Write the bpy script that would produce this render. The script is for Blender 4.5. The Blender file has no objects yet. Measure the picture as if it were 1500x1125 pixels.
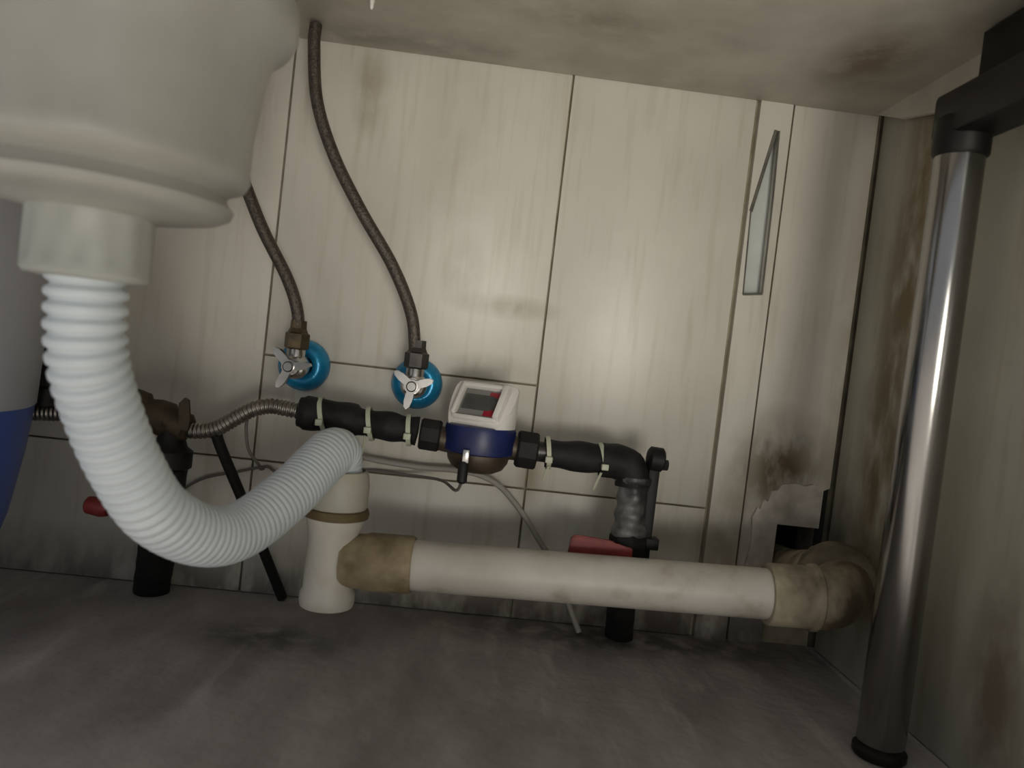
import bpy, bmesh, math, random
from mathutils import Vector, Matrix
random.seed(7)
SC = bpy.context.scene
COL = SC.collection
R = math.radians

# ------------------------------------------------------------------ camera
YAW, PITCH, ROLL = R(3.04), R(-2.07), R(6.63)
cam_d = bpy.data.cameras.new('camera'); cam = bpy.data.objects.new('camera', cam_d); COL.objects.link(cam)
fw = Vector((math.sin(YAW)*math.cos(PITCH), math.cos(YAW)*math.cos(PITCH), math.sin(PITCH)))
r0 = Vector((math.cos(YAW), -math.sin(YAW), 0)); u0 = r0.cross(fw)
cr = r0*math.cos(ROLL)+u0*math.sin(ROLL); cu = -r0*math.sin(ROLL)+u0*math.cos(ROLL)
M4 = Matrix((cr, cu, -fw)).transposed().to_4x4(); M4.translation = Vector((0, -.87, .298))
cam.matrix_world = M4
cam_d.sensor_width = 36; cam_d.lens = 36*1133/1500; cam_d.clip_start = .01
cam_d.dof.use_dof = True; cam_d.dof.focus_distance = .84; cam_d.dof.aperture_fstop = 5.5
SC.camera = cam

# ------------------------------------------------------------------ light
w = bpy.data.worlds.new('room'); SC.world = w; w.use_nodes = True
w.node_tree.nodes['Background'].inputs[0].default_value = (.92, .95, 1, 1)
w.node_tree.nodes['Background'].inputs[1].default_value = .145
def area(name, loc, target, sx, sy, power, col):
    l = bpy.data.lights.new(name, 'AREA'); l.shape = 'RECTANGLE'; l.size = sx; l.size_y = sy
    l.energy = power; l.color = col
    o = bpy.data.objects.new(name, l); COL.objects.link(o); o.location = loc
    o.rotation_euler = (Vector(target)-Vector(loc)).to_track_quat('-Z', 'Y').to_euler()
# ceiling lamp over the floor in front of the sink: the space below is lit by what the floor throws back
area('ceiling_lamp', (.35, -1.15, 2.4), (.35, -1.15, 0), 1.0, .35, 62, (1, .98, .93))
# added unseen spot low behind the camera, brightening the middle of the tiles
lt = bpy.data.lights.new('fill_spot', 'SPOT'); lt.energy = 17.5; lt.color = (1, .96, .86); lt.shadow_soft_size = .22
lt.spot_size = R(38); lt.spot_blend = 1.0
lo_ = bpy.data.objects.new('fill_spot', lt); COL.objects.link(lo_); lo_.location = (.30, -1.60, .12)
lo_.rotation_euler = (Vector((.09, 0, .48))-lo_.location).to_track_quat('-Z', 'Y').to_euler()
SC.view_settings.view_transform = 'Standard'; SC.view_settings.look = 'None'
SC.view_settings.gamma = 1; SC.view_settings.use_curve_mapping = False
SC.view_settings.exposure = 1.45

# ------------------------------------------------------------------ materials
MATS = {}
def mat(name, c1, c2=None, rough=.5, metal=0, scale=12, detail=4, lo=.35, hi=.65, stretch=(1,1,1),
        bump=0, bscale=60, stains_shade=None, streak=None, rvar=0, spec=.5, trans=0):
    """two-tone noise in world position, optional streaks and placed patches of dirt and painted shade"""
    m = bpy.data.materials.new(name); m.use_nodes = True; MATS[name] = m
    nt = m.node_tree; N = nt.nodes; L = nt.links
    b = N['Principled BSDF']
    b.inputs['Roughness'].default_value = rough; b.inputs['Metallic'].default_value = metal
    b.inputs['Specular IOR Level'].default_value = spec
    if trans: b.inputs['Transmission Weight'].default_value = trans
    geo = N.new('ShaderNodeNewGeometry')
    def noise(sc, st, det=detail, ro=.55):
        mp = N.new('ShaderNodeMapping'); mp.inputs['Scale'].default_value = st
        L.new(geo.outputs['Position'], mp.inputs['Vector'])
        n = N.new('ShaderNodeTexNoise'); n.inputs['Scale'].default_value = sc
        n.inputs['Detail'].default_value = det; n.inputs['Roughness'].default_value = ro
        L.new(mp.outputs[0], n.inputs['Vector']); return n.outputs['Fac']
    def ramp(fac, a, z, v0=0, v1=1):
        r = N.new('ShaderNodeMapRange'); r.inputs[1].default_value = a; r.inputs[2].default_value = z
        r.inputs[3].default_value = v0; r.inputs[4].default_value = v1
        L.new(fac, r.inputs[0]); return r.outputs[0]
    def mix(fac, a, bcol):
        x = N.new('ShaderNodeMix'); x.data_type = 'RGBA'
        L.new(fac, x.inputs[0])
        if isinstance(a, tuple): x.inputs[6].default_value = (*a, 1)
        else: L.new(a, x.inputs[6])
        if isinstance(bcol, tuple): x.inputs[7].default_value = (*bcol, 1)
        else: L.new(bcol, x.inputs[7])
        return x.outputs[2]
    def math_(op, a, bb):
        x = N.new('ShaderNodeMath'); x.operation = op
        for i, v in enumerate((a, bb)):
            if isinstance(v, (int, float)): x.inputs[i].default_value = v
            else: L.new(v, x.inputs[i])
        return x.outputs[0]
    col = None
    if c2 is not None:
        col = mix(ramp(noise(scale, stretch), lo, hi), c1, c2)
    else:
        b.inputs['Base Color'].default_value = (*c1, 1)
    if streak:
        sc, st, scol, amt, a, z = streak
        col = mix(ramp(noise(sc, st, 3), a, z, 0, amt), col if col is not None else c1, scol)
    if stains_shade:
        warp = noise(35, (1, 1, .5), 4)
        for (ctr, rad, amt, scol) in stains_shade:
            v = N.new('ShaderNodeVectorMath'); v.operation = 'SUBTRACT'
            L.new(geo.outputs['Position'], v.inputs[0]); v.inputs[1].default_value = ctr
            d = N.new('ShaderNodeVectorMath'); d.operation = 'DIVIDE'
            L.new(v.outputs[0], d.inputs[0]); d.inputs[1].default_value = rad
            ln = N.new('ShaderNodeVectorMath'); ln.operation = 'LENGTH'; L.new(d.outputs[0], ln.inputs[0])
            f = ramp(ln.outputs['Value'], 1.0, .2, 0, amt)
            f = math_('MULTIPLY', f, ramp(warp, .25, .56))
            col = mix(f, col if col is not None else c1, scol)
    if col is not None: L.new(col, b.inputs['Base Color'])
    if rvar:
        L.new(ramp(noise(scale*1.7, stretch), .3, .7, rough-rvar, rough+rvar), b.inputs['Roughness'])
    if bump:
        bn = N.new('ShaderNodeBump'); bn.inputs['Strength'].default_value = bump; bn.inputs['Distance'].default_value = .002
        L.new(noise(bscale, (1, 1, 1), 5), bn.inputs['Height']); L.new(bn.outputs[0], b.inputs['Normal'])
    return m

BROWN = (.22, .165, .085)
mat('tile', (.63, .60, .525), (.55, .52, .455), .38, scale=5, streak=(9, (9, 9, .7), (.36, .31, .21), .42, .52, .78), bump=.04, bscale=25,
    stains_shade=[((.03, 0, .352), (.075, .3, .016), .55, BROWN), ((-.02, 0, .385), (.035, .3, .05), .35, BROWN),
            ((-.145, 0, .57), (.025, .3, .06), .5, BROWN), ((-.05, 0, .52), (.06, .3, .12), .22, BROWN),
            ((.365, 0, .20), (.075, .1, .085), 1.0, (.11, .078, .038)), ((.31, 0, .10), (.05, .3, .12), .6, BROWN),
            ((.25, 0, .12), (.06, .3, .03), .4, BROWN), ((.015, 0, .28), (.06, .1, .02), .5, (.2, .18, .13)),  # last patch: shade painted on the wall above the meter
            ((.08, 0, .17), (.02, .1, .05), .6, BROWN), ((.435, 0, .35), (.03, .1, .4), .55, BROWN),
            ((0, 0, -.01), (1.5, .1, .075), .9, (.10, .09, .08)), ((.20, 0, -.01), (.30, .1, .10), .9, (.085, .068, .05))])  # wall base: grime plus painted shade below the drain pipe
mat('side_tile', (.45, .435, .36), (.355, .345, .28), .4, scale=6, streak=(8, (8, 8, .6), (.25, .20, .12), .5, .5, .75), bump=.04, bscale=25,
    stains_shade=[((.43, -.10, .45), (.1, .05, .42), .95, (.16, .11, .045)), ((.43, -.09, .25), (.1, .06, .3), .9, (.12, .085, .04)),
            ((.43, -.30, .08), (.1, .05, .13), .8, (.13, .09, .06)), ((.43, -.02, .1), (.1, .05, .14), .8, (.06, .05, .04))])
mat('grout', (.24, .20, .13), (.38, .34, .25), .9, scale=30)
mat('dark_grout', (.05, .042, .03), (.11, .095, .06), .9, scale=30)
mat('plaster', (.60, .555, .49), (.40, .36, .30), .9, scale=40, bump=.5, bscale=120)
mat('slot_back', (.60, .63, .59), (.53, .56, .53), .45, scale=20)
mat('outline_grey', (.16, .15, .125), (.10, .092, .075), .8, scale=40)
mat('hole_dark', (.012, .011, .01), rough=.95)
mat('floor', (.25, .232, .218), (.40, .372, .348), .75, scale=14, stretch=(1, .45, 1), bump=.9, bscale=70, rvar=.1,
    streak=(16, (1.6, .35, 1), (.55, .53, .50), .7, .58, .75),
    stains_shade=[((-.17, -.12, 0), (.10, .06, .1), .75, (.04, .037, .034)), ((.22, -.03, 0), (.35, .07, .1), .8, (.035, .03, .026))])  # darker spot below the hose; strip by the wall: grime and painted pipe shade
mat('sink_steel', (.62, .58, .51), (.43, .40, .34), .55, .25, scale=9, detail=5, bump=.08, bscale=30,
    stains_shade=[((.34, -.14, .61), (.05, .09, .1), .8, (.17, .11, .055)), ((.08, -.15, .61), (.12, .05, .1), .5, (.22, .18, .13)),
            ((-.12, -.03, .61), (.2, .05, .1), .5, (.14, .125, .105))])
mat('post_steel', (.34, .33, .32), (.26, .255, .245), .17, 1, scale=30, stretch=(1, 1, .2), rvar=.05)
mat('rail_steel', (.022, .020, .018), (.012, .011, .010), .5, .6, scale=20)
mat('white_plastic', (.36, .355, .32), (.30, .295, .26), .42, scale=12)
mat('nut_plastic', (.42, .43, .395), (.35, .36, .325), .45, scale=14)
mat('hose_plastic', (.63, .68, .70), (.55, .60, .63), .40, scale=10)
mat('pvc', (.62, .585, .525), (.50, .465, .40), .42, scale=14, streak=(14, (2, 2, 2), (.24, .18, .10), .55, .55, .8), bump=.06)
mat('pvc_tee', (.66, .63, .565), (.57, .535, .46), .42, scale=14, streak=(20, (1, 1, 1), (.33, .25, .13), .5, .58, .8), bump=.06)
mat('pvc_cap', (.46, .45, .38), (.40, .375, .29), .5, scale=18)
mat('pvc_stained', (.40, .32, .20), (.17, .125, .065), .65, scale=26, streak=(20, (1, 1, 1), (.48, .42, .31), .5, .55, .75), bump=.3, bscale=80)
mat('ring_brown', (.16, .115, .05), (.10, .07, .03), .7, scale=30)
mat('elbow_dirt', (.42, .365, .26), (.10, .075, .045), .85, scale=24, stretch=(1, 1, .6), bump=.5, bscale=80)
mat('mortar', (.20, .17, .115), (.09, .075, .05), .95, scale=30, bump=.8, bscale=90)
mat('braid', (.145, .125, .105), (.065, .055, .046), .42, .75, scale=420, bump=.5, bscale=600)
mat('chrome', (.50, .485, .46), (.36, .35, .33), .22, 1, scale=40)
mat('brass_nut', (.15, .11, .06), (.06, .05, .035), .45, .8, scale=60)
mat('dark_nut', (.07, .065, .06), (.035, .032, .03), .4, .7, scale=60)
mat('cyan_metal', (.018, .30, .55), (.008, .17, .36), .26, .3, scale=40, bump=.5, bscale=70)
mat('insulation', (.007, .0065, .0065), (.016, .015, .0145), .65, spec=.3, scale=40, bump=.7, bscale=60)
mat('black_plastic', (.006, .006, .006), (.013, .0125, .012), .55, spec=.3, scale=30)
mat('wrap_grey', (.03, .03, .03), (.26, .255, .24), .42, scale=22, lo=.45, hi=.72, bump=.8, bscale=60)
mat('tie', (.46, .48, .36), rough=.5)
mat('steel_pipe', (.34, .315, .28), (.22, .20, .18), .35, .9, scale=60)
mat('old_brass', (.085, .062, .035), (.04, .032, .022), .6, .5, scale=50, bump=.4, bscale=90)
mat('red_plastic', (.27, .035, .03), (.17, .02, .018), .5, scale=40)
mat('meter_white', (.78, .75, .71), (.68, .65, .60), .4, scale=20)
mat('meter_blue', (.012, .022, .12), (.008, .014, .075), .4, scale=20)
mat('meter_brass', (.115, .085, .06), (.06, .045, .032), .5, .5, scale=60)
mat('lcd', (.055, .056, .054), (.08, .08, .075), .3, scale=60)
mat('lcd_grey', (.20, .20, .185), rough=.4)
mat('red_print', (.30, .012, .025), rough=.4)
mat('cable_grey', (.33, .31, .28), rough=.6)
mat('cable_dark', (.15, .135, .12), rough=.6)
mat('tub_pale', (.50, .51, .56), (.44, .45, .50), .45, scale=6)
mat('tub_blue', (.07, .13, .46), (.055, .10, .38), .4, scale=6)
mat('wall_core', (.3, .28, .24), rough=.9)

# ------------------------------------------------------------------ mesh helpers
ORG = {}
def finish(name, bm, m, parent=None, base=None, smooth=40):
    """one mesh object; coordinates come in as world metres, are stored relative to the thing's base"""
    org = ORG[parent] if parent is not None else Vector(base if base is not None else (0, 0, 0))
    bmesh.ops.translate(bm, verts=bm.verts, vec=-org)
    bmesh.ops.recalc_face_normals(bm, faces=bm.faces)
    me = bpy.data.meshes.new(name); bm.to_mesh(me); bm.free()
    me.materials.append(MATS[m])
    if smooth:
        for p in me.polygons: p.use_smooth = True
        me.set_sharp_from_angle(angle=R(smooth))
    o = bpy.data.objects.new(name, me); COL.objects.link(o)
    if parent is not None: o.parent = parent
    else: o.location = org
    ORG[o] = org
    return o
def thing(name, loc):
    o = bpy.data.objects.new(name, None); COL.objects.link(o); o.location = loc
    o.empty_display_size = .02; ORG[o] = Vector(loc); return o
def tag(o, label, cat, group=None):
    o['label'] = label; o['category'] = cat
    if group: o['group'] = group
    return o
def struct(o, label=None, cat=None):
    o['kind'] = 'structure'
    if label: o['label'] = label
    if cat: o['category'] = cat
    return o
def box(bm, lo, hi, bev=0, seg=2):
    lo, hi = Vector(lo), Vector(hi)
    g = bmesh.ops.create_cube(bm, size=1)['verts']
    for v in g: v.co = Vector([lo[i]+(v.co[i]+.5)*(hi[i]-lo[i]) for i in range(3)])
    if bev:
        es = list({e for v in g for e in v.link_edges})
        bmesh.ops.bevel(bm, geom=es, offset=bev, segments=seg, profile=.5, affect='EDGES')
    return bm
def B(lo, hi, bev=0, seg=2): return box(bmesh.new(), lo, hi, bev, seg)
def catmull(pts, n):
    P = [Vector(p) for p in pts]; P = [P[0]*2-P[1]]+P+[P[-1]*2-P[-2]]
    out = []
    for i in range(1, len(P)-2):
        for k in range(n):
            t = k/n; a, b, c, d = P[i-1:i+3]
            out.append(.5*((2*b)+(c-a)*t+(2*a-5*b+4*c-d)*t*t+(3*b-a-3*c+d)*t**3))
    out.append(P[-2].copy()); return out
def resample(pts, step):
    L = [0]
    for a, b in zip(pts, pts[1:]): L.append(L[-1]+(b-a).length)
    n = max(2, int(L[-1]/step)); out = []; j = 0
    for i in range(n+1):
        s = L[-1]*i/n
        while j < len(L)-2 and L[j+1] < s: j += 1
        t = (s-L[j])/max(1e-9, L[j+1]-L[j]); out.append(pts[j].lerp(pts[j+1], min(1, t)))
    return out, L[-1]
def sweep(pts, rad, seg=16, bm=None, cap=True):
    """tube along points; rad is a number or f(arc fraction, arc length)"""
    bm = bm or bmesh.new(); pts = [Vector(p) for p in pts]
    n = len(pts); T = []
    for i in range(n): T.append((pts[min(n-1, i+1)]-pts[max(0, i-1)]).normalized())
    up = Vector((0, 0, 1)) if abs(T[0].z) < .9 else Vector((0, 1, 0))
    U = (up-T[0]*up.dot(T[0])).normalized(); rings = []; s = 0
    tot = sum((b-a).length for a, b in zip(pts, pts[1:]))
    for i in range(n):
        if i: s += (pts[i]-pts[i-1]).length
        U = (U-T[i]*U.dot(T[i])).normalized(); V = T[i].cross(U)
        r = rad(s/tot, s) if callable(rad) else rad
        rings.append([bm.verts.new(pts[i]+(U*math.cos(a)+V*math.sin(a))*r) for a in [2*math.pi*k/seg for k in range(seg)]])
    for a, b in zip(rings, rings[1:]):
        for k in range(seg): bm.faces.new((a[k], a[(k+1) % seg], b[(k+1) % seg], b[k]))
    if cap: bm.faces.new(rings[0][::-1]); bm.faces.new(rings[-1])
    return bm
def lathe(prof, loc, axis=(0, 0, 1), seg=32, bm=None, cap=True, phase=0):
    """profile of (radius, height) about an axis through loc"""
    bm = bm or bmesh.new(); q = Vector((0, 0, 1)).rotation_difference(Vector(axis).normalized()); loc = Vector(loc)
    rings = []
    for r, h in prof:
        rings.append([bm.verts.new(loc+q @ Vector((r*math.cos(a), r*math.sin(a), h))) for a in [phase+2*math.pi*k/seg for k in range(seg)]])
    for a, b in zip(rings, rings[1:]):
        for k in range(seg): bm.faces.new((a[k], a[(k+1) % seg], b[(k+1) % seg], b[k]))
    if cap: bm.faces.new(rings[0][::-1]); bm.faces.new(rings[-1])
    return bm
def rod(a, b, r, seg=16, bev=0, bm=None):
    a, b = Vector(a), Vector(b); h = (b-a).length
    p = [(r, 0), (r, h)] if not bev else [(r-bev, 0), (r, bev), (r, h-bev), (r-bev, h)]
    return lathe(p, a, b-a, seg, bm)
def prism(poly, f, d, bm=None):
    """poly of 2-D points placed by f(u, v) -> world, extruded by vector d"""
    bm = bm or bmesh.new(); d = Vector(d)
    a = [bm.verts.new(Vector(f(u, v))) for u, v in poly]; b = [bm.verts.new(x.co+d) for x in a]; n = len(a)
    bm.faces.new(a); bm.faces.new(b[::-1])
    for i in range(n): bm.faces.new((a[i], b[i], b[(i+1) % n], a[(i+1) % n]))
    return bm
def rough_up(bm, amp, freq=60, seed=0):
    from mathutils import noise
    bm.normal_update()
    for v in bm.verts: v.co += v.normal*amp*noise.noise(v.co*freq+Vector((seed, seed*2, 0)))
    return bm

# ================================================================== THE SETTING
XW = .430            # right wall face
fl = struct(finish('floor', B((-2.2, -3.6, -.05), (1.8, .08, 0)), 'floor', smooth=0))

# back wall: a core with a hole for the drain, tiles standing proud of the joints
bm = bmesh.new()
HX0, HX1, HZ0, HZ1 = .368, .428, .050, .141
SX0, SX1, SZ0, SZ1 = .2895, .3185, .39, .59
for lo, hi in [((-1.6, .006, 0), (SX0, .08, 1.0)), ((SX0, .006, 0), (SX1, .08, SZ0)), ((SX0, .006, SZ1), (SX1, .08, 1.0)), ((SX1, .006, 0), (HX0, .08, 1.0)), ((HX1, .006, 0), (1.0, .08, 1.0)),
               ((HX0, .006, HZ1), (HX1, .08, 1.0)), ((HX0, .006, 0), (HX1, .08, HZ0))]: box(bm, lo, hi)
wb = struct(finish('wall_back', bm, 'grout', smooth=0))
def btile(x0, x1, z0, z1, y=0.0, m='tile'):
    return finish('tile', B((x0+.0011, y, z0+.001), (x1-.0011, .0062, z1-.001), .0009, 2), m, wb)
XA, XB, XC, XD = -.231, .075, .2865, .3265
ZM, ZT, ZV = .150, .752, .268
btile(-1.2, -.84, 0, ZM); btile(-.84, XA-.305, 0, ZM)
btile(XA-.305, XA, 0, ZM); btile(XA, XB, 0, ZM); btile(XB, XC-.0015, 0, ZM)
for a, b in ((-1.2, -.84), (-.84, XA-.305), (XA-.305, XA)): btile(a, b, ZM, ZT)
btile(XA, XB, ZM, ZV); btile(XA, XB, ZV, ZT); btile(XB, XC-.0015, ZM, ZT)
# narrow strip with a broken-open slot
ox0, ox1 = XC+.0015, XD-.0015
outer = [(ox1, .752), (ox0, .752), (ox0, .491), (ox0, 0), (ox1, 0), (ox1, .51)]
inner = [(.3125, .584), (.3085, .584), (.2915, .491), (.2945, .397), (.3165, .400), (.3150, .51)]
bm = bmesh.new(); yf, yb = -.004, .0062
vf = [[bm.verts.new((x, y, z)) for x, z in L] for L in (outer, inner) for y in (yf, yb)]
of, ob, nf, nb = vf
for i in range(6):
    j = (i+1) % 6
    bm.faces.new((of[i], of[j], nf[j], nf[i])); bm.faces.new((nf[i], nf[j], nb[j], nb[i])); bm.faces.new((of[i], ob[i], ob[j], of[j]))
strip = finish('tile_strip', bm, 'tile', wb, smooth=0)
finish('slot_backing', B((SX0-.003, .011, SZ0-.003), (SX1+.003, .014, SZ1+.003)), 'slot_back', wb, smooth=0)
for i in (1, 2, 3, 4, 5):  # dark outline strips added along the slot edges
    a, b = inner[i], inner[(i+1) % 6]
    rw = .0022 if i == 1 else .0011
    finish('slot_outline', sweep([(a[0], -.0036, a[1]), (b[0], -.0036, b[1])], rw, 8), 'outline_grey', wb)
# last column by the corner: tile cut round the drain hole
CX = XW-.004
bm = prism([(XD+.002, .0), (HX0, 0), (HX0, HZ1), (.418, HZ1), (.418, .184), (CX, .188), (CX, ZT), (XD+.002, ZT)], lambda u, v: (u, 0, v), (0, .0062, 0))
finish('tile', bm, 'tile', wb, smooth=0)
bm = prism([(.336, .082), (.341, .118), (.338, .146), (.343, .158), (.346, .156), (.349, .168), (.354, .166), (.357, .178), (.364, .180), (.368, .187), (.384, .190), (.395, .188), (.404, .191), (.4170, .187), (.4170, HZ1), (HX0, HZ1), (HX0, .082)],
           lambda u, v: (u, -.004, v), (0, .0042, 0))
finish('plaster_patch', rough_up(bm, .0006, 200), 'plaster', wb, smooth=0)
finish('hole_lining', B((HX0-.002, .075, HZ0-.002), (HX1+.002, .082, HZ1+.002)), 'hole_dark', wb, smooth=0)
finish('crack_gap', B((.417, .0035, .05), (XW, .0062, .187)), 'hole_dark', wb, smooth=0)
finish('corner_joint', B((CX, .003, 0), (XW+.004, .0061, ZT)), 'dark_grout', wb, smooth=0)

wr = struct(finish('wall_right', B((XW+.006, -1.2, 0), (XW+.08, .006, 1.0)), 'dark_grout', smooth=0))
for y0, y1 in ((-.160, -.003), (-.46, -.160), (-.76, -.46), (-1.06, -.76), (-1.2, -1.06)):
    finish('tile', B((XW, y0+.0011, .001), (XW+.0062, y1-.0011, .66), .0009), 'side_tile', wr)
    finish('tile', B((XW, y0+.0011, .662), (XW+.0062, y1-.0011, .998), .0009), 'side_tile', wr)

# ================================================================== SINK STAND
ZS = .615
s = tag(thing('sink_table', (.375, -.25, 0)), 'stained stainless steel sink table standing on a shiny round leg', 'sink')
finish('underside', B((-1.15, -.62, ZS), (XW-.004, -.001, ZS+.014), .002), 'sink_steel', s)
finish('side_apron', prism([(-.002, ZS+.002), (-.06, ZS-.020), (-.16, ZS-.040), (-.25, ZS-.060), (-.62, ZS-.060), (-.62, ZS+.01), (-.002, ZS+.01)],
       lambda u, v: (XW-.010, u, v), (.006, 0, 0)), 'sink_steel', s, smooth=0)
finish('front_apron', B((-1.15, -.632, ZS-.03), (XW-.004, -.620, ZS+.075), .003), 'sink_steel', s)
finish('top_deck', B((-1.15, -.62, ZS+.06), (XW-.004, -.001, ZS+.075), .002), 'sink_steel', s)
finish('side_rail', B((.3575, -.62, .516), (.3955, -.232, .553), .004), 'rail_steel', s)
finish('rail_hanger', B((.392, -.62, .535), (.418, -.232, .612), .001), 'rail_steel', s, smooth=0)
bm = lathe([(.017, .010), (.019, .013), (.019, .517)], (.375, -.25, 0), seg=48)
finish('leg', bm, 'post_steel', s)
finish('sealant_drip', lathe([(.0006, .600), (.0016, .6015), (.0020, .606), (.0032, .6135), (.0040, .6152)], (-.130, -.1375, 0), seg=12), 'meter_white', s)
finish('leg_sleeve', lathe([(.0192, .500), (.0215, .503), (.0215, .530), (.0192, .532)], (.375, -.25, 0), seg=48), 'rail_steel', s)
finish('foot', lathe([(.020, 0), (.0215, .002), (.0215, .007), (.0165, .011)], (.375, -.25, 0), seg=32), 'rail_steel', s)

# ================================================================== SINK DRAIN
DX, DY = -.232, -.40
TX, TY = -.1135, -.130
d = tag(thing('sink_drain', (DX, DY, .314)), 'large white plastic sink drain basket above the corrugated hose', 'drain')
body = finish('basket_body', lathe([(.030, .346), (.034, .352), (.060, .356), (.070, .358), (.076, .361), (.0775, .365), (.074, .369), (.0725, .373), (.076, .377), (.083, .380),
       (.0855, .385), (.0845, .391), (.0845, .41), (.088, .44), (.0905, .457), (.095, .465), (.102, .470), (.105, .476), (.105, .490), (.102, .494), (.075, .497), (.072, .50), (.072, .612)],
       (DX, DY, 0), seg=64), 'white_plastic', d, smooth=50)
# lock nut with grip ribs
bm = bmesh.new(); seg = 72; prof = [(.026, .3135), (.0325, .3145), (.0345, .317), (.0345, .321), (.0335, .323), (.0335, .348), (.0345, .350), (.0345, .3545), (.031, .356)]
rings = []
for i, (r, h) in enumerate(prof):
    rings.append([bm.verts.new((DX+(r+(.0010 if 4 <= i <= 5 and (k//3) % 2 == 0 else 0))*math.cos(2*math.pi*k/seg), DY+(r+(.0010 if 4 <= i <= 5 and (k//3) % 2 == 0 else 0))*math.sin(2*math.pi*k/seg), h)) for k in range(seg)])
for a, b in zip(rings, rings[1:]):
    for k in range(seg): bm.faces.new((a[k], a[(k+1) % seg], b[(k+1) % seg], b[k]))
bm.faces.new(rings[0]); bm.faces.new(rings[-1])
finish('lock_nut', bm, 'nut_plastic', d, smooth=35)

# corrugated drain hose, stretched at the top and bunched up in the bend
path = catmull([(-.232, -.40, .340), (-.231, -.40, .310), (-.229, -.396, .269), (-.224, -.382, .236), (-.215, -.362, .199), (-.2025, -.334, .1635), (-.184, -.290, .139), (-.166, -.250, .137), (-.142, -.202, .160), (-.126, -.164, .183), (-.1185, -.144, .190), (-.1145, -.132, .180), (TX, TY, .155)], 60)
path, LH = resample(path, .0006)
def hose_r(t, s):
    p0, p1 = .0100, .0046
    ph = LH*math.log((p0+(p1-p0)*min(1, t*1.25))/p0)/((p1-p0)*1.25) if t*1.25 < 1 else LH*math.log(p1/p0)/((p1-p0)*1.25)+(s-LH*.8)/p1
    amp = .0036-.0027*min(1, t*1.5)
    c = .5-.5*math.cos(2*math.pi*ph)
    return .0228-amp*(1-c)**2.2-(.002 if t > .93 else 0)
tag(finish('drain_hose', sweep(path, hose_r, 40), 'hose_plastic', base=(-.187, -.285, .113), smooth=80),
    'fat pale corrugated drain hose bending in a U from the sink drain', 'hose')

# ================================================================== PVC DRAIN
TX, TY = -.1135, -.130
t = tag(thing('drain_tee', (TX, TY, .040)), 'white plastic drain tee with brown stained collar under the corrugated hose end', 'pipe fitting')
finish('tee_body', lathe([(.019, .0405), (.0252, .041), (.0262, .045), (.0262, .053), (.0240, .057), (.0237, .110), (.0255, .117), (.0275, .1235), (.0275, .1265)], (TX, TY, 0), seg=48), 'pvc_tee', t)
finish('stained_ring', lathe([(.0275, .1262), (.0308, .1272), (.0315, .1315), (.0302, .1350), (.0275, .1358)], (TX, TY, 0), seg=48), 'ring_brown', t)
finish('collar', lathe([(.0275, .1355), (.0288, .138), (.0288, .158), (.0275, .167), (.0258, .172), (.0238, .1725), (.0228, .164)], (TX, TY, 0), seg=48, cap=False), 'pvc_cap', t)
A0, A1 = Vector((TX, TY, .0855)), Vector((.352, -.158, .1030)); AD = (A1-A0).normalized()
def on(x): return A0+AD*((x-TX)/AD.x)
bm = lathe([(.0245, 0), (.0258, .004), (.0258, .020), (.0275, .024), (.0275, .066), (.0262, .0675)], on(-.102), AD, 40)
finish('branch_socket', rough_up(bm, .0006, 90), 'pvc_stained', t)
p = tag(finish('drain_pipe', lathe([(.0235, 0), (.0238, .002), (.0238, .375), (.0235, .377)], on(-.040), AD, 48), 'pvc', base=tuple(on(-.04)-Vector((0, 0, .0238)))),
        'long white plastic drain pipe running along the wall base', 'pipe')
e = tag(thing('drain_elbow', (.35, -.155, .07)), 'grimy plastic drain elbow turning into the wall hole', 'pipe fitting')
finish('socket', lathe([(.0285, 0), (.0292, .002), (.0292, .040), (.0285, .042)], on(.302), AD, 40), 'elbow_dirt', e)
finish('bead', lathe([(.029, 0), (.0315, .0025), (.0315, .006), (.029, .0085)], on(.341), AD, 40), 'elbow_dirt', e)
c = on(.346)
bend = catmull([c, c+AD*.012, (.3745, -.149, .108), (.387, -.128, .111), (.3895, -.095, .107), (.392, -.055, .098), (.3935, 0, .088), (.3935, .05, .085)], 12)
bm = rough_up(sweep(bend, lambda t, s: .0290-.007*max(0, t-.45)/.55, 36), .0012, 70)
finish('bend', bm, 'elbow_dirt', e, smooth=60)
bm = lathe([(.024, -.030), (.031, -.026), (.0365, -.014), (.0375, .002), (.0355, .016), (.029, .026), (.024, .030)], (.3865, -.118, .112), (.35, 1, -.05), 40)
finish('mortar_collar', rough_up(rough_up(bm, .003, 60), .0015, 160, 3), 'mortar', e, smooth=60)

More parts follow.
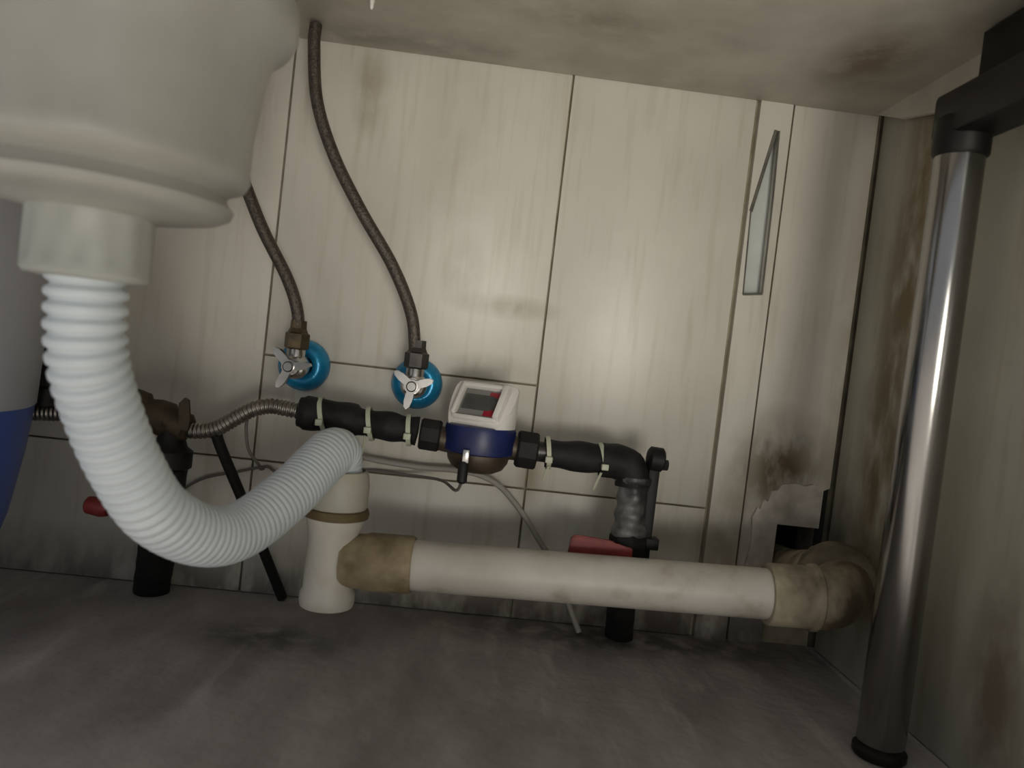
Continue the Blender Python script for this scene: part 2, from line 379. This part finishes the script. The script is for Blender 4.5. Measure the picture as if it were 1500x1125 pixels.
# ================================================================== HOSES AND ANGLE VALVES
def braided(name, pts, label):
    pp, _ = resample(catmull(pts, 30), .003)
    return tag(finish(name, sweep(pp, .0064, 20), 'braid', base=pts[-1]), label, 'hose', 'braided supply hoses')
braided('supply_hose', [(-.1995, -.052, .6128), (-.199, -.052, .590), (-.190, -.052, .535), (-.167, -.052, .482), (-.133, -.052, .429), (-.095, -.052, .377), (-.070, -.052, .329), (-.0615, -.052, .288)],
        'longer braided steel supply hose curving down to the valve beside the meter')
braided('supply_hose', [(-.348, -.060, .6128), (-.343, -.060, .590), (-.310, -.056, .535), (-.280, -.053, .488), (-.258, -.052, .449), (-.232, -.052, .399), (-.201, -.052, .350), (-.187, -.052, .316), (-.1855, -.052, .290)],
        'shorter braided steel supply hose coming from behind the white drain basket')
def angle_valve(x, z, nutm, label, rot):
    v = tag(thing('angle_valve', (x, 0, z)), label, 'valve', 'angle valves on the tiled wall')
    finish('escutcheon', lathe([(.0275, -.0005), (.0285, .002), (.0280, .007), (.0255, .013), (.021, .0175), (.0165, .0195), (.0115, .0165), (.0105, .010)], (x, 0, z), (0, -1, 0), 48, cap=False), 'cyan_metal', v, smooth=60)
    bm = rod((x, -.004, z), (x, -.038, z), .0095, 24)
    lathe([(.009, 0), (.0125, .002), (.014, .008), (.0135, .020), (.011, .025), (.0085, .026), (.0085, .034)], (x, -.034, z), (0, -1, 0), 28, bm)
    lathe([(.0095, 0), (.0095, .022), (.0085, .024)], (x, -.050, z), (0, 0, 1), 24, bm)
    finish('valve_body', bm, 'chrome', v)
    finish('hose_nut', lathe([(.0105, .018), (.0128, .0195), (.0128, .034), (.0105, .0355), (.0085, .040), (.0082, .048)], (x, -.051, z), (0, 0, 1), 6), nutm, v, smooth=0)
    # winged handle, like a small propeller
    pts = []; n = 48
    for k in range(n):
        a = 2*math.pi*k/n; r = .0070+.0165*((.5+.5*math.cos(3*(a-rot)))**4)
        pts.append((r*math.cos(a), r*math.sin(a)))
    bm = prism(pts, lambda u, w_: (x+u, -.066, z+w_), (0, -.011, 0))
    bm.normal_update()
    for q in bm.verts:
        rr = math.hypot(q.co.x-x, q.co.z-z)
        q.co.y += max(0, rr-.009)*-.55
    h = finish('handle', bm, 'chrome', v, smooth=30)
    finish('handle_screw', rod((x, -.074, z), (x, -.081, z), .0055, 16, .0012), 'chrome', h)
angle_valve(-.185, .261, 'brass_nut', 'chrome angle valve on a bright blue wall cup with brown brass nut', R(250))
angle_valve(-.0595, .255, 'dark_nut', 'chrome angle valve on a bright blue wall cup next to the meter', R(262))

# ================================================================== WATER SUPPLY RUN
PY = -.09
def tie(parent, c, ax, r, tail=None):
    b = lathe([(r, -.0022), (r+.0015, -.0022), (r+.0015, .0022), (r, .0022)], c, ax, 28, cap=False)
    # close the band and add its lock
    box(b, Vector(c)+Vector((-.0035, -r-.006, -r*.3-.003)), Vector(c)+Vector((.0035, -r-.0005, -r*.3+.003)), .0006)
    if tail: sweep(resample(catmull(tail, 10), .003)[0], .0013, 6, b)
    return finish('cable_tie', b, 'tie', parent)
# left insulated length
ip = tag(thing('insulated_pipe', (-.105, PY, .198)), 'black foam wrapped pipe between the ribbed steel pipe and the meter', 'pipe')
P0, P1 = Vector((-.166, PY, .2185)), Vector((-.048, PY, .2115))
pp = [P0.lerp(P1, i/40) for i in range(41)]
bm = sweep(pp, lambda t, s: .0165+.0012*math.sin(t*19)-(.0022 if t > .5 else 0)-(.002 if t < .03 else 0), 28)
finish('foam_sleeve', rough_up(bm, .0018, 55), 'insulation', ip, smooth=60)
tie(ip, P0.lerp(P1, .20), (1, 0, .25), .0172)
tie(ip, P0.lerp(P1, .60), (1, 0, .2), .0162, [(-.098, PY-.012, .203), (-.099, PY-.010, .188), (-.103, PY-.004, .172), (-.110, PY, .163)])
tie(ip, P0.lerp(P1, .93), (1, 0, .1), .0150)
# meter
MX, MZ = .0155, .178
m_ = tag(thing('water_meter', (MX, PY, MZ)), 'round water meter with white slanted display head and dark blue band', 'meter')
finish('brass_base', lathe([(.018, .178), (.026, .182), (.0305, .189), (.0320, .196), (.0320, .206)], (MX, PY, 0), seg=48), 'meter_brass', m_)
finish('blue_band', lathe([(.0325, .197), (.0352, .1985), (.0360, .203), (.0360, .221), (.0350, .2245), (.0325, .2255)], (MX, PY, 0), seg=56), 'meter_blue', m_)
# white head: a cylinder cut by a slanted face that looks at the room, turned a little
rz = R(-24); Q = Matrix.Rotation(rz, 3, 'Z'); O = Vector((MX, PY, 0))
bm = bmesh.new(); lathe([(.0335, .222), (.0345, .2245), (.0345, .262), (.0330, .266), (.028, .2675)], (0, 0, 0), seg=56, bm=bm)
nrm = Vector((0, -.80, .60)).normalized(); pc = Vector((0, -.006, .2475))
bmesh.ops.bisect_plane(bm, geom=bm.verts[:]+bm.edges[:]+bm.faces[:], plane_co=pc, plane_no=nrm, clear_outer=True)
bmesh.ops.holes_fill(bm, edges=[e_ for e_ in bm.edges if e_.is_boundary])
bmesh.ops.rotate(bm, verts=bm.verts, cent=(0, 0, 0), matrix=Q); bmesh.ops.translate(bm, verts=bm.verts, vec=O)
head = finish('white_head', bm, 'meter_white', m_, smooth=35)
ux = Vector((1, 0, 0)); uv = nrm.cross(ux); uv = uv if uv.z > 0 else -uv
def face_box(name, x0, x1, v0, v1, h0, h1, mname, par, bev=.0006):
    b = bmesh.new(); box(b, (x0, v0, h0), (x1, v1, h1), bev)
    for q in b.verts: q.co = O+Q @ (pc+ux*q.co.x+uv*q.co.y+nrm*q.co.z)
    return finish(name, b, mname, par)
face_box('display_grey', -.0215, .0205, -.0185, .0155, -.0005, .0010, 'lcd_grey', head)
lc = face_box('display', -.0195, .0120, -.0095, .0090, .0006, .0016, 'lcd', head)
face_box('red_panel', .0060, .0195, -.0155, .0135, .0007, .0014, 'red_print', head, .0003)
face_box('display_band', -.0190, .0165, -.0080, .0070, .0014, .0021, 'lcd', head, .0003)  # dark band across the display
face_box('hood_wall', -.0250, -.0215, -.0190, .0190, -.001, .0075, 'meter_white', head)
face_box('hood_wall', .0205, .0265, -.0200, .0190, -.001, .0095, 'meter_white', head)
face_box('hood_lip', -.0230, .0230, -.0225, -.0185, -.001, .0045, 'meter_white', head)
face_box('hood_top', -.0230, .0240, .0155, .0195, -.001, .0070, 'meter_white', head)
# ports, union nuts, seal tab
for sx, xn, r in ((-1, -.0345, .0170), (1, .0640, .0200)):
    finish('port', rod((MX+sx*.026, PY, .2055), (xn, PY, .2085 if sx < 0 else .2055), .0125, 24), 'meter_brass', m_)
    finish('union_nut', lathe([(r-.002, -.0105), (r, -.0085), (r, .0085), (r-.002, .0105)], (xn, PY, .2095 if sx < 0 else .2050), (1, 0, -.05), 8, phase=.3), 'insulation', m_, smooth=0)
finish('seal_tab', B((.0000, PY-.0395, .190), (.0065, PY-.0345, .2035), .001), 'chrome', m_)
finish('sensor_plug', lathe([(.003, .170), (.0050, .172), (.0050, .190), (.0035, .192)], (.0020, PY-.036, 0), (0, 0, 1), 16), 'black_plastic', m_)
tag(finish('signal_cable', sweep(resample(catmull([(.0020, -.127, .171), (-.003, -.100, .158), (-.020, -.05, .158), (-.058, -.015, .154), (-.100, -.006, .153), (-.135, -.006, .146), (-.165, -.006, .132), (-.205, -.006, .141),
     (-.214, -.006, .145), (-.248, -.006, .135), (-.280, -.006, .125), (-.303, -.006, .108), (-.306, -.006, .09)], 12), .003)[0], .0016, 8), 'cable_dark', base=(-.1, -.01, .09)),
    'thin dark cable running left along the tile joint from the meter plug', 'cable')
tag(finish('hanging_cable', sweep(resample(catmull([(-.170, -.012, .172), (-.120, -.014, .169), (-.085, -.016, .166), (-.04, -.016, .164), (-.010, -.016, .165), (.020, -.018, .163), (.045, -.020, .153), (.068, -.022, .132), (.090, -.024, .105), (.115, -.026, .070), (.150, -.03, .003)], 12), .003)[0], .0032, 10), 'cable_grey', base=(.15, -.03, 0)),
    'thick grey cable arching down the wall behind the drain pipe', 'cable')
# right insulated length, elbow and drop
rp = tag(thing('insulated_pipe', (.197, -.024, .0)), 'black foam wrapped pipe with elbow dropping to the floor right of the meter', 'pipe')
finish('nipple', rod((.072, PY, .2050), (.092, PY, .2045), .0105, 20), 'dark_nut', rp)
pp = [Vector((.084+.064*i/24, PY, .2045-.001*i/24)) for i in range(25)]
finish('foam_sleeve', rough_up(sweep(pp, lambda t, s: .0150-.0010*math.sin(t*9), 28), .0015, 60, 2), 'insulation', rp, smooth=60)
pp = resample(catmull([(.140, PY, .2035), (.155, PY, .2030), (.168, PY, .2000), (.1745, PY, .1920), (.176, PY, .180)], 10), .003)[0]
finish('foam_elbow', rough_up(sweep(pp, .0178, 28), .0016, 60, 4), 'insulation', rp, smooth=60)
pp = [Vector((.176+.002*i/30, PY, .190-.060*i/30)) for i in range(31)]
finish('plastic_wrap', rough_up(sweep(pp, lambda t, s: .0182-.003*math.sin(t*math.pi)+.001*math.sin(t*22), 32), .0022, 75, 5), 'wrap_grey', rp, smooth=60)
finish('drop', rough_up(sweep(resample(catmull([(.1970, -.024, .001), (.1930, -.036, .020), (.1860, -.062, .055), (.1805, -.082, .080), (.179, PY, .1005)], 8), .004)[0], .0155, 24), .001, 60), 'insulation', rp)
tie(rp, (.0855, PY, .2045), (1, 0, .12), .0155, [(.087, PY-.014, .193), (.084, PY-.012, .184), (.083, PY-.010, .178)])
tie(rp, (.1420, PY, .2035), (1, 0, .25), .0162, [(.140, PY-.014, .192), (.137, PY-.012, .182), (.135, PY-.010, .174)])
bv = tag(thing('ball_valve', (.179, PY, .10)), 'black ball valve with dull red lever behind the drain pipe', 'valve')
finish('valve_body', lathe([(.0165, .100), (.0205, .103), (.0205, .128), (.0175, .133)], (.179, PY, 0), (0, 0, 1), 8), 'black_plastic', bv, smooth=0)
finish('stem', rod((.170, PY-.012, .117), (.170, PY-.028, .117), .006, 16), 'chrome', bv)
bm = prism([(.114, .110), (.116, .1275), (.121, .130), (.156, .1275), (.164, .124), (.178, .122), (.178, .111), (.164, .109), (.156, .107), (.120, .106)], lambda u, v: (u, PY-.029, v), (0, .006, 0))
bmesh.ops.bevel(bm, geom=bm.edges[:], offset=.0012, segments=2, affect='EDGES')
finish('lever', bm, 'red_plastic', bv)
br = tag(thing('pipe_bracket', (.1965, PY, .088)), 'thin upright black bar with rounded head beside the black elbow', 'bracket')
finish('bar', B((.1900, PY-.006, .088), (.2015, PY+.003, .212), .002), 'black_plastic', br)
finish('rounded_head', lathe([(.0100, -.008), (.0125, -.006), (.0125, .006), (.0100, .008)], (.1965, PY-.001, .210), (1, 0, -.05), 28), 'black_plastic', br)
finish('bolt', rod((.2035, PY-.001, .205), (.2095, PY-.001, .205), .0055, 8), 'black_plastic', br)
finish('clip', B((.193, PY-.010, .118), (.2085, PY+.004, .130), .0015), 'black_plastic', br)

# ribbed flexible steel pipe
def ribbed(name, pts, r, label):
    pp, L = resample(catmull(pts, 40), .0007)
    return tag(finish(name, sweep(pp, lambda t, s: r-.0013*(.5-.5*math.cos(2*math.pi*s/.0042)), 20), 'steel_pipe', base=pts[0], smooth=80), label, 'pipe', 'ribbed flexible steel pipes')
ribbed('flexible_pipe', [(-.278, PY, .1875), (-.262, PY, .1880), (-.245, PY, .1930), (-.228, PY, .205), (-.212, PY, .2155), (-.195, PY, .2205), (-.178, PY, .2195), (-.164, PY, .2185)], .0082,
       'ribbed flexible steel pipe rising to the black wrapped pipe')
ribbed('flexible_pipe', [(-.500, PY, .184), (-.46, PY, .186), (-.42, PY, .189), (-.38, PY, .193), (-.335, PY, .200)], .0085,
       'ribbed flexible steel pipe peeking out between the tub and the drain hose')
# inlet valve on the left
iv = tag(thing('inlet_valve', (-.302, PY, .17)), 'dark corroded brass valve behind the corrugated hose', 'valve')
bm = lathe([(.011, -.045), (.0165, -.043), (.0175, -.024), (.0135, -.020), (.0170, -.010), (.0180, .003), (.0145, .008), (.0150, .022), (.0110, .026)], (-.296, PY, .196), (1, 0, -.32), 24)
finish('valve_body', rough_up(bm, .0009, 90), 'old_brass', iv)
bm = prism([(-.277, .190), (-.279, .215), (-.274, .221), (-.270, .219), (-.267, .200), (-.268, .189)], lambda u, v: (u, PY-.016, v), (0, .004, 0))
finish('lever', bm, 'old_brass', iv, smooth=0)
lr = tag(thing('inlet_pipe', (-.318, -.024, 0)), 'black wrapped pipe rising from the floor behind the corrugated hose', 'pipe')
finish('foam_sleeve', rough_up(sweep(resample(catmull([(-.3180, -.024, .001), (-.3130, -.036, .022), (-.3010, -.064, .060), (-.2925, -.084, .105), (-.2885, PY, .150)], 8), .004)[0], .0185, 24), .001, 60), 'insulation', lr, smooth=60)
finish('collar', lathe([(.019, .148), (.0215, .150), (.0215, .166), (.016, .170), (.012, .182), (.012, .190)], (-.2885, PY, 0), (0, 0, 1), 24), 'black_plastic', lr)
finish('tap', rod((-.293, PY, .104), (-.335, PY, .104), .009, 20), 'insulation', lr)
finish('red_handle', lathe([(.004, 0), (.0085, .002), (.0100, .008), (.0085, .022), (.006, .024)], (-.337, PY-.008, .104), (-1, 0, .05), 16), 'red_plastic', lr)
st = tag(finish('black_tube', sweep(resample(catmull([(-.246, PY+.002, .186), (-.239, PY+.010, .165), (-.210, -.045, .085), (-.1805, -.012, .0025)], 14), .004)[0], .0056, 14), 'black_plastic', base=(-.1805, -.012, 0)),
         'slim black tube slanting from the ribbed pipe down to the floor', 'tube')
bk = tag(thing('wall_stub', (-.412, PY, .20)), 'dark pipe stub sticking out of the wall between the tub and the hose', 'pipe')
finish('pipe', sweep(resample(catmull([(-.412, PY, .205), (-.412, PY, .235), (-.412, PY+.006, .250), (-.412, PY+.022, .256), (-.412, .001, .256)], 8), .003)[0], .0115, 20), 'insulation', bk)
finish('collar', lathe([(.0115, .196), (.015, .198), (.015, .214), (.012, .217)], (-.412, PY, 0), (0, 0, 1), 20), 'black_plastic', bk)
tag(finish('loop_wire', sweep(resample(catmull([(-.219, PY+.012, .212), (-.2215, PY+.016, .195), (-.218, PY+.02, .172), (-.209, PY+.03, .156), (-.214, -.03, .146), (-.216, -.011, .143)], 12), .002)[0], .0017, 8), 'cable_dark', base=(-.216, -.011, .143)),
    'short thin wire hanging in a loop below the ribbed pipe', 'cable')

# ================================================================== TUB
tb = tag(thing('plastic_tub', (-.522, -.20, 0)), 'pale lavender plastic tub with dark blue lower half at the left edge', 'tub')
finish('lower_shell', lathe([(.090, 0), (.098, .004), (.112, .050), (.127, .103), (.136, .160), (.1405, .204)], (-.522, -.20, 0), seg=64), 'tub_blue', tb, smooth=60)
finish('upper_shell', lathe([(.1395, .2025), (.1415, .2045), (.1435, .260), (.1435, .325), (.140, .372), (.137, .385), (.130, .388), (.120, .386)], (-.522, -.20, 0), seg=64), 'tub_pale', tb, smooth=60)
